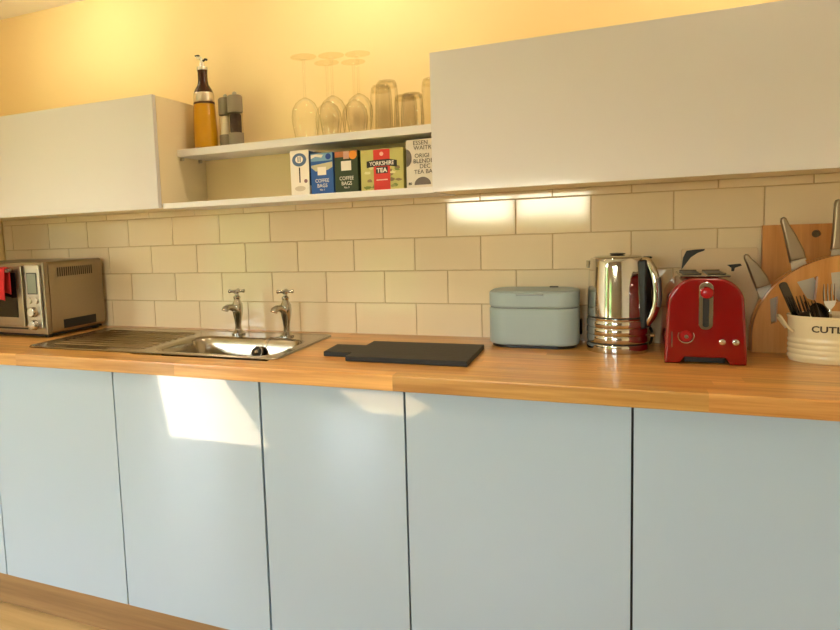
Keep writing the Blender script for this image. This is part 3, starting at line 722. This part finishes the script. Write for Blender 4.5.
def cutlery(kind, label, p0, p1, m, roll=0.0, name=None):
    """stands in the tub: p0 foot, p1 head end"""
    A_, B_ = Vector(p0), Vector(p1); d = B_ - A_; L = d.length
    zx = d.normalized(); xx = (Vector((1, 0, 0)) - zx * zx.x).normalized(); yy_ = zx.cross(xx)
    q = Matrix((xx, yy_, zx)).transposed().to_quaternion()
    t = thing(name or kind, label, kind); t.rotation_mode = 'QUATERNION'
    t.rotation_quaternion = q @ Matrix.Rotation(roll, 3, 'Z').to_quaternion(); t.location = A_
    if kind == 'fork':
        obj('stem', tube(bmesh.new(), [(0, 0, 0), (0, 0.0, L * 0.3), (0, 0.001, L * 0.6), (0, 0.003, L - 0.058)], [0.006, 0.005, 0.003, 0.003], 10, flat=0.5), m, t, smooth=True)
        obj('root', prism(bmesh.new(), [(-0.003, L - 0.060), (0.003, L - 0.060), (0.010, L - 0.050), (0.0125, L - 0.040), (-0.0125, L - 0.040), (-0.010, L - 0.050)], 0.001, 0.0032, 'y'), m, t, smooth=True)
        for k in range(4):
            x = -0.0108 + 0.0072 * k
            obj('tine', tube(bmesh.new(), [(x, 0.002, L - 0.0405), (x, 0.0035, L - 0.02), (x, 0.001, L)], [0.0020, 0.0019, 0.0009], 8), m, t, smooth=True)
    elif kind == 'spoon':
        obj('stem', tube(bmesh.new(), [(0, 0, 0), (0, 0, L * 0.3), (0, 0.001, L - 0.05)], [0.006, 0.005, 0.003], 10, flat=0.5), m, t, smooth=True)
        b = bmesh.new(); bmesh.ops.create_uvsphere(b, u_segments=20, v_segments=12, radius=1.0)
        for v in b.verts: v.co = Vector((v.co.x * 0.0175, v.co.y * 0.0035 + 0.006 * (1 - v.co.x ** 2 - v.co.z ** 2), L - 0.027 + v.co.z * 0.027))
        obj('bowl', b, m, t, smooth=True)
    else:
        obj('handle', prism(bmesh.new(), rrect(-0.009, 0.009, L * 0.45, L, 0.008, 5), -0.0028, 0.0028, 'y', bev=0.0012), m, t, smooth=True)
        obj('blade', prism(bmesh.new(), [(-0.007, 0), (0.006, 0), (0.008, L * 0.45 - 0.0005), (-0.008, L * 0.45 - 0.0005)], -0.0008, 0.0008, 'y'), steel, t)
    return t
zf = ZC + 0.012
dks = mat('dark_steel', (84, 78, 70), 0.2, 1.0, var=0.03)
cutlery('fork', 'polished steel fork standing upright in the cutlery tub at the right edge', (2.604, -0.176, zf), (2.595, -0.178, zf + 0.170), chrome, R(8))
cutlery('fork', 'dark steel fork with splayed tines beside the table knife in the tub', (2.575, -0.186, zf), (2.533, -0.188, zf + 0.142), dks, R(-12))
cutlery('fork', 'dark steel fork sitting lowest, just left of the polished fork in the tub', (2.592, -0.192, zf), (2.553, -0.196, zf + 0.131), dks, R(-35))
cutlery('table knife', 'dark handled table knife leaning on the left rim of the tub', (2.572, -0.166, zf), (2.506, -0.162, zf + 0.172), dks, R(10), 'table_knife')
cutlery('spoon', 'dark spoon resting behind the forks in the tub', (2.628, -0.160, zf), (2.572, -0.156, zf + 0.122), dks, R(-10))

# ------------------------------------------------------------------ oil bottle and mills on the upper shelf
SY = -0.100
bo = thing('oil_bottle', 'tall glass bottle of golden oil with dark neck and metal pourer', 'bottle', (0.862, SY, ZS + 0.0005))
obj('glass', lt([(0.036, 0), (0.0405, 0.004), (0.0405, 0.06), (0.037, 0.14), (0.0345, 0.170), (0.030, 0.176)], 40, cap1=False), bottle_g, bo, smooth=True)
oil = mat('golden_oil', (226, 172, 6), 0.3, var=0.05, scale=20)
obj('oil', lt([(0.034, 0.004), (0.0392, 0.008), (0.0392, 0.06), (0.0358, 0.14), (0.0342, 0.157)], 40), oil, bo, smooth=True)
obj('shoulder_band', lt([(0.0352, 0.1585), (0.0356, 0.162), (0.0352, 0.186), (0.0335, 0.190)], 40), mat('silver_band', (214, 204, 182), 0.25, 0.8, var=0.08, scale=40), bo, smooth=True)
obj('lower_band', lt([(0.0360, 0.1522), (0.0362, 0.158)], 40), mat('brown_band', (84, 48, 22), 0.5, var=0.05), bo, smooth=True)
obj('neck', lt([(0.0335, 0.1905), (0.029, 0.202), (0.019, 0.218), (0.0165, 0.235), (0.0165, 0.262), (0.018, 0.266)], 32), mat('dark_glass', (66, 36, 20), 0.2, var=0.04), bo, smooth=True)
pcr = obj('pourer', lt([(0.0175, 0.2665), (0.0185, 0.270), (0.0175, 0.277), (0.0095, 0.281), (0.0075, 0.290), (0.006, 0.296)], 24), mat('pale_metal', (226, 220, 206), 0.25, 0.5, var=0.03), bo, smooth=True)
obj('spout', tube(bmesh.new(), smooth_path([(0, 0, 0.290), (-0.002, 0, 0.302), (-0.008, -0.002, 0.310), (-0.018, -0.004, 0.3125)], 5), 0.0055, 12), MATS['pale_metal'], pcr, smooth=True)
obj('flap', bx(-0.024, -0.006, -0.009, 0.003, 0.3135, 0.3185, bev=0.002), black_p, pcr)
obj('lever', tube(bmesh.new(), [(0.004, 0, 0.297), (0.014, 0, 0.302), (0.020, 0, 0.299)], 0.004, 8), black_p, pcr, smooth=True)
taupe = mat('taupe_plastic', (140, 128, 108), 0.5, var=0.02)
def mill(x, y, label, fill, fm):
    t = thing('spice_mill', label, 'mill', (x, y, ZS + 0.0005), group='salt and pepper mills')
    r = 0.0255
    obj('base', lt([(r - 0.002, 0), (r, 0.003), (r, 0.043), (r - 0.001, 0.045)], 36), taupe, t, smooth=True)
    obj('window', lt([(r - 0.0015, 0.0455), (r - 0.0015, 0.1115)], 36, cap0=False, cap1=False), glass_m, t, smooth=True)
    obj(fill, lt([(r - 0.006, 0.0455), (r - 0.006, 0.103), (r - 0.010, 0.108)], 32), fm, t, smooth=True)
    hd = obj('head', lt([(r - 0.001, 0.112), (r, 0.114), (r, 0.163), (r - 0.003, 0.168), (0.006, 0.169)], 36), taupe, t, smooth=True)
    obj('nut', lt([(0.004, 0.1692), (0.007, 0.1725), (0.0075, 0.177), (0.004, 0.181)], 16), steel, hd, smooth=True)
mill(0.936, -0.082, 'taupe mill filled with white salt, next to the oil bottle', 'salt', mat('salt', (240, 226, 204), 0.8, var=0.08, scale=200, bump=0.3, bscale=300))
mill(0.984, -0.102, 'taupe mill filled with dark peppercorns, right of the salt mill', 'peppercorns', mat('pepper', (62, 40, 28), 0.7, var=0.6, scale=160, bump=0.6, bscale=200))

# ------------------------------------------------------------------ glasses
def shell(outer, th=0.0013):
    return outer
def wine_glass(x, y, label, s=1.0):
    t = thing('wine_glass', label, 'wine glass', (x, y, ZS + 0.0005), group='upturned wine glasses')
    H = 0.252 * s
    bowl = [(0.034, 0.0), (0.038, 0.020), (0.0425, 0.048), (0.0440, 0.066), (0.041, 0.088), (0.031, 0.108), (0.016, 0.120), (0.005, 0.1255)]
    obj('bowl', lt([(r * s, z * s) for r, z in bowl], 36, cap0=False), glass_m, t, smooth=True)
    obj('stem', lt([(0.005 * s, 0.1256 * s), (0.0036 * s, 0.14 * s), (0.0034 * s, 0.20 * s), (0.0045 * s, 0.238 * s), (0.009 * s, 0.2455 * s)], 20, cap0=False, cap1=False), glass_m, t, smooth=True)
    obj('foot', lt([(0.009 * s, 0.2456 * s), (0.024 * s, 0.2475 * s), (0.0405 * s, 0.2492 * s), (0.0412 * s, 0.2505 * s), (0.040 * s, 0.252 * s)], 36, cap0=False), foot_g, t, smooth=True)
WG = [(1.254, -0.128, 'upturned wine glass at the left end of the row of glasses'),
      (1.297, -0.0435, 'upturned wine glass in the back row, second wine glass from the left'),
      (1.348, -0.128, 'upturned wine glass in the front row, middle of the five wine glasses'),
      (1.388, -0.0435, 'upturned wine glass in the back row, fourth wine glass from the left'),
      (1.434, -0.128, 'upturned wine glass in the front row, beside the tall tumblers')]
for q, (x, y, l) in enumerate(WG): wine_glass(x, y, l, (1.0, 0.975, 0.965, 0.935, 0.935)[q])
def tumbler(x, y, r, h, label, name='tumbler'):
    t = thing(name, label, 'glass', (x, y, ZS + 0.0005), group='upturned tumblers')
    obj('wall', lt([(r * 1.06, 0), (r, h * 0.5), (r * 0.93, h * 0.86), (r * 0.86, h * 0.955), (r * 0.72, h), (0.0005, h)], 36, cap0=False, cap1=False), glass_m, t, smooth=True)
    obj('thick_base', lt([(r * 0.84, h * 0.87), (r * 0.80, h * 0.93), (r * 0.66, h * 0.975)], 30), foot_g, t, smooth=True)
tumbler(1.478, -0.048, 0.034, 0.150, 'tall upturned tumbler at the back, nearest the wine glasses')
tumbler(1.520, -0.122, 0.034, 0.145, 'tall upturned tumbler in front, beside the short tumblers')
tumbler(1.556, -0.048, 0.035, 0.112, 'short upturned tumbler at the back, near the grey cabinet')
tumbler(1.598, -0.124, 0.032, 0.100, 'short upturned tumbler in front, near the grey cabinet')
tumbler(1.641, -0.056, 0.032, 0.150, 'upturned tumbler half hidden behind the grey cabinet edge')

# ------------------------------------------------------------------ tea and coffee boxes
ZT = 1.3815
def carton(x0, x1, y, d, h, label, m, name, rz=0, edge=None):
    t = thing(name, label, 'box', ((x0 + x1) / 2, y, ZT), R(rz), group='tea and coffee boxes')
    hw = (x1 - x0) / 2
    obj('carton', bx(-hw, hw, 0, d, 0, h, bev=0.0008), m, t)
    return t, hw
def patch(t, pts, m, lvl=1, name='print'):
    y = -0.0003 * lvl
    return obj(name, prism(bmesh.new(), pts, y - 0.0002, y, 'y'), m, t)
def rect(a, b, c, d): return [(a, c), (b, c), (b, d), (a, d)]
P = lambda n, c: mat('print_' + n, c, 0.5, var=0.04, scale=60)
wht, nav, blu, grn, red_p, blk = P('white', (236, 226, 212), ), P('navy', (84, 106, 140)), P('blue', (36, 86, 160)), P('green', (44, 58, 30)), P('red', (206, 52, 40)), P('black', (38, 34, 32))
YF = -0.205
t, hw = carton(1.2305, 1.2925, YF, 0.12, 0.138, 'narrow white box with a blue oval, leftmost box on the lower shelf', wht, 'tea_box')
patch(t, [(0.024 * math.cos(a), 0.109 + 0.020 * math.sin(a)) for a in [2 * math.pi * i / 24 for i in range(24)]], nav)
patch(t, [(0.013 * math.cos(a), 0.110 + 0.011 * math.sin(a)) for a in [2 * math.pi * i / 20 for i in range(20)]], wht, 2)
patch(t, rect(-0.005, -0.002, 0.102, 0.119), nav, 3); patch(t, rect(0.002, 0.005, 0.102, 0.119), nav, 3)
patch(t, rect(-0.002, 0.002, 0.040, 0.086), blk); patch(t, circle(0.020, 0.044, 0.006, 14), P('plum', (140, 100, 104)))
patch(t, [(0.018 * math.cos(a), 0.022 + 0.008 * math.sin(a)) for a in [2 * math.pi * i / 20 for i in range(20)]], P('sand', (206, 190, 170)))
obj('side_print', bx(hw + 0.0002, hw + 0.0004, 0.004, 0.116, 0.03, 0.134), P('sideblue', (60, 90, 130)), t)
t, hw = carton(1.2990, 1.3725, YF, 0.13, 0.124, 'blue coffee bag box between the narrow white box and the green box', blu, 'coffee_box')
patch(t, rect(-hw + .002, hw - .002, 0.100, 0.123), P('skyblue', (120, 158, 190)))
patch(t, [(-hw + .002, 0.108), (-0.02, 0.114), (0.0, 0.110), (0.006, 0.118), (-0.015, 0.121), (-hw + .002, 0.119)], wht, 2)
patch(t, circle(0.022, 0.112, 0.009, 18), P('deepblue', (32, 66, 150)), 2)
patch(t, [(-hw + .002, 0.088), (hw - .002, 0.096), (hw - .002, 0.080), (0.018, 0.072), (-0.020, 0.070), (-hw + .002, 0.082)], P('straw', (196, 186, 150)))
patch(t, rect(-0.014, 0.014, 0.058, 0.082), wht, 2)
text('lettering', 'COFFEE', 0.0155, wht, t, (0, -0.0006, 0.041), sx=0.85); text('lettering', 'BAGS', 0.0155, wht, t, (0, -0.0006, 0.026), sx=0.9)
text('lettering', 'No 1', 0.008, wht, t, (0, -0.0006, 0.014))
t, hw = carton(1.3775, 1.4520, YF, 0.13, 0.124, 'dark green coffee bag box with an orange top', grn, 'coffee_box')
patch(t, rect(-hw + .002, hw - .002, 0.106, 0.123), P('terracotta', (176, 104, 56)))
patch(t, circle(0.022, 0.110, 0.0125, 20), P('orange', (232, 146, 40)), 2); patch(t, rect(-0.008, 0.010, 0.100, 0.123), P('rose', (196, 150, 130)), 3)
patch(t, rect(-0.016, 0.016, 0.066, 0.094), wht, 2)
text('lettering', 'COFFEE', 0.0155, wht, t, (0, -0.0006, 0.043), sx=0.85); text('lettering', 'BAGS', 0.0155, wht, t, (0, -0.0006, 0.028), sx=0.9)
text('lettering', 'No 3', 0.008, wht, t, (0, -0.0006, 0.016))
t, hw = carton(1.4605, 1.5900, YF, 0.09, 0.120, 'wide yellow green tea box with red centre panel and black banner', P('meadow', (188, 180, 104)), 'tea_box')
for q in range(26):
    cx_, cz_ = random.uniform(-hw + 0.012, hw - 0.012), random.uniform(0.008, 0.072)
    patch(t, [(cx_ + random.uniform(0.005, 0.012) * math.cos(a), cz_ + random.uniform(0.003, 0.006) * math.sin(a)) for a in [2 * math.pi * i / 8 for i in range(8)]], P(*random.choice([('leaf', (120, 132, 62)), ('hill', (150, 146, 84)), ('pale', (214, 208, 150)), ('soil', (132, 112, 74))])), 1 + 0.1 * q / 26)
patch(t, rect(-0.025, 0.025, 0.001, 0.119), red_p, 2)
ban = [(-0.046, 0.068), (-0.02, 0.071), (0.02, 0.071), (0.046, 0.066), (0.046, 0.085), (0.02, 0.090), (-0.02, 0.090), (-0.046, 0.087)]
patch(t, ban, blk, 3); patch(t, rect(-0.018, 0.018, 0.050, 0.069), blk, 3)
text('lettering', 'YORKSHIRE', 0.0165, wht, t, (0, -0.0012, 0.0785), bold=0.0002, sx=0.86); text('lettering', 'TEA', 0.0175, wht, t, (0, -0.0012, 0.0585), bold=0.0005)
patch(t, circle(0, 0.106, 0.006, 14), P('blush', (232, 170, 150)), 3); patch(t, rect(-0.017, 0.017, 0.030, 0.033), P('blush2', (236, 200, 180)), 3)
t, hw = carton(1.5985, 1.6920, YF, 0.12, 0.137, 'off-white printed tea box partly hidden by the grey wall cabinet', P('stone', (216, 206, 190)), 'tea_box')
patch(t, [(-hw + 0.0005, 0.062)] + [(-hw + 0.0005 + 0.016 * math.sin(R(a)), 0.087 - 0.025 * math.cos(R(a))) for a in range(0, 181, 15)], P('dusk', (104, 92, 86)))
patch(t, [(0.0 + 0.024 * math.cos(R(a)), 0.010 + 0.022 * math.sin(R(a))) for a in range(0, 181, 15)], P('dusk', (104, 92, 86)))
for q, (wd_, z, x_) in enumerate((('ESSEN', 0.127, -0.026), ('WAITR', 0.113, -0.024), ('ORIGI', 0.091, -0.022), ('BLENDE', 0.076, -0.026), ('DEC', 0.061, -0.008), ('TEA BA', 0.046, -0.024))):
    text('lettering', wd_, 0.0165, blk, t, (x_, -0.0008, z), align='LEFT', sx=0.98)
text('lettering', '80', 0.010, blk, t, (-0.036, -0.0006, 0.014), bold=0.0003)

# ------------------------------------------------------------------ ceiling downlights (behind and above the frame)

for q, (x, y, wt_, sp_) in enumerate(CEIL_LAMPS):
    t = structure(obj('ceiling_lamp', lt([(0.045, CEIL - 0.006), (0.045, CEIL - 0.001), (0.036, CEIL - 0.001), (0.036, CEIL - 0.006)], 28, cap0=False, cap1=False, c=(x, y, 0)), frame_m))
    ld_ = bpy.data.lights.new('lamp_bulb', 'SPOT' if sp_ else 'POINT'); ld_.energy = wt_; ld_.color = (1.0, 0.84, 0.62); ld_.shadow_soft_size = 0.05
    if sp_: ld_.spot_size = R(140); ld_.spot_blend = 0.9
    lo_ = bpy.data.objects.new('lamp_bulb', ld_); COL.objects.link(lo_); lo_.parent = t; lo_.location = (x, y, CEIL - (0.012 if sp_ else 0.06))
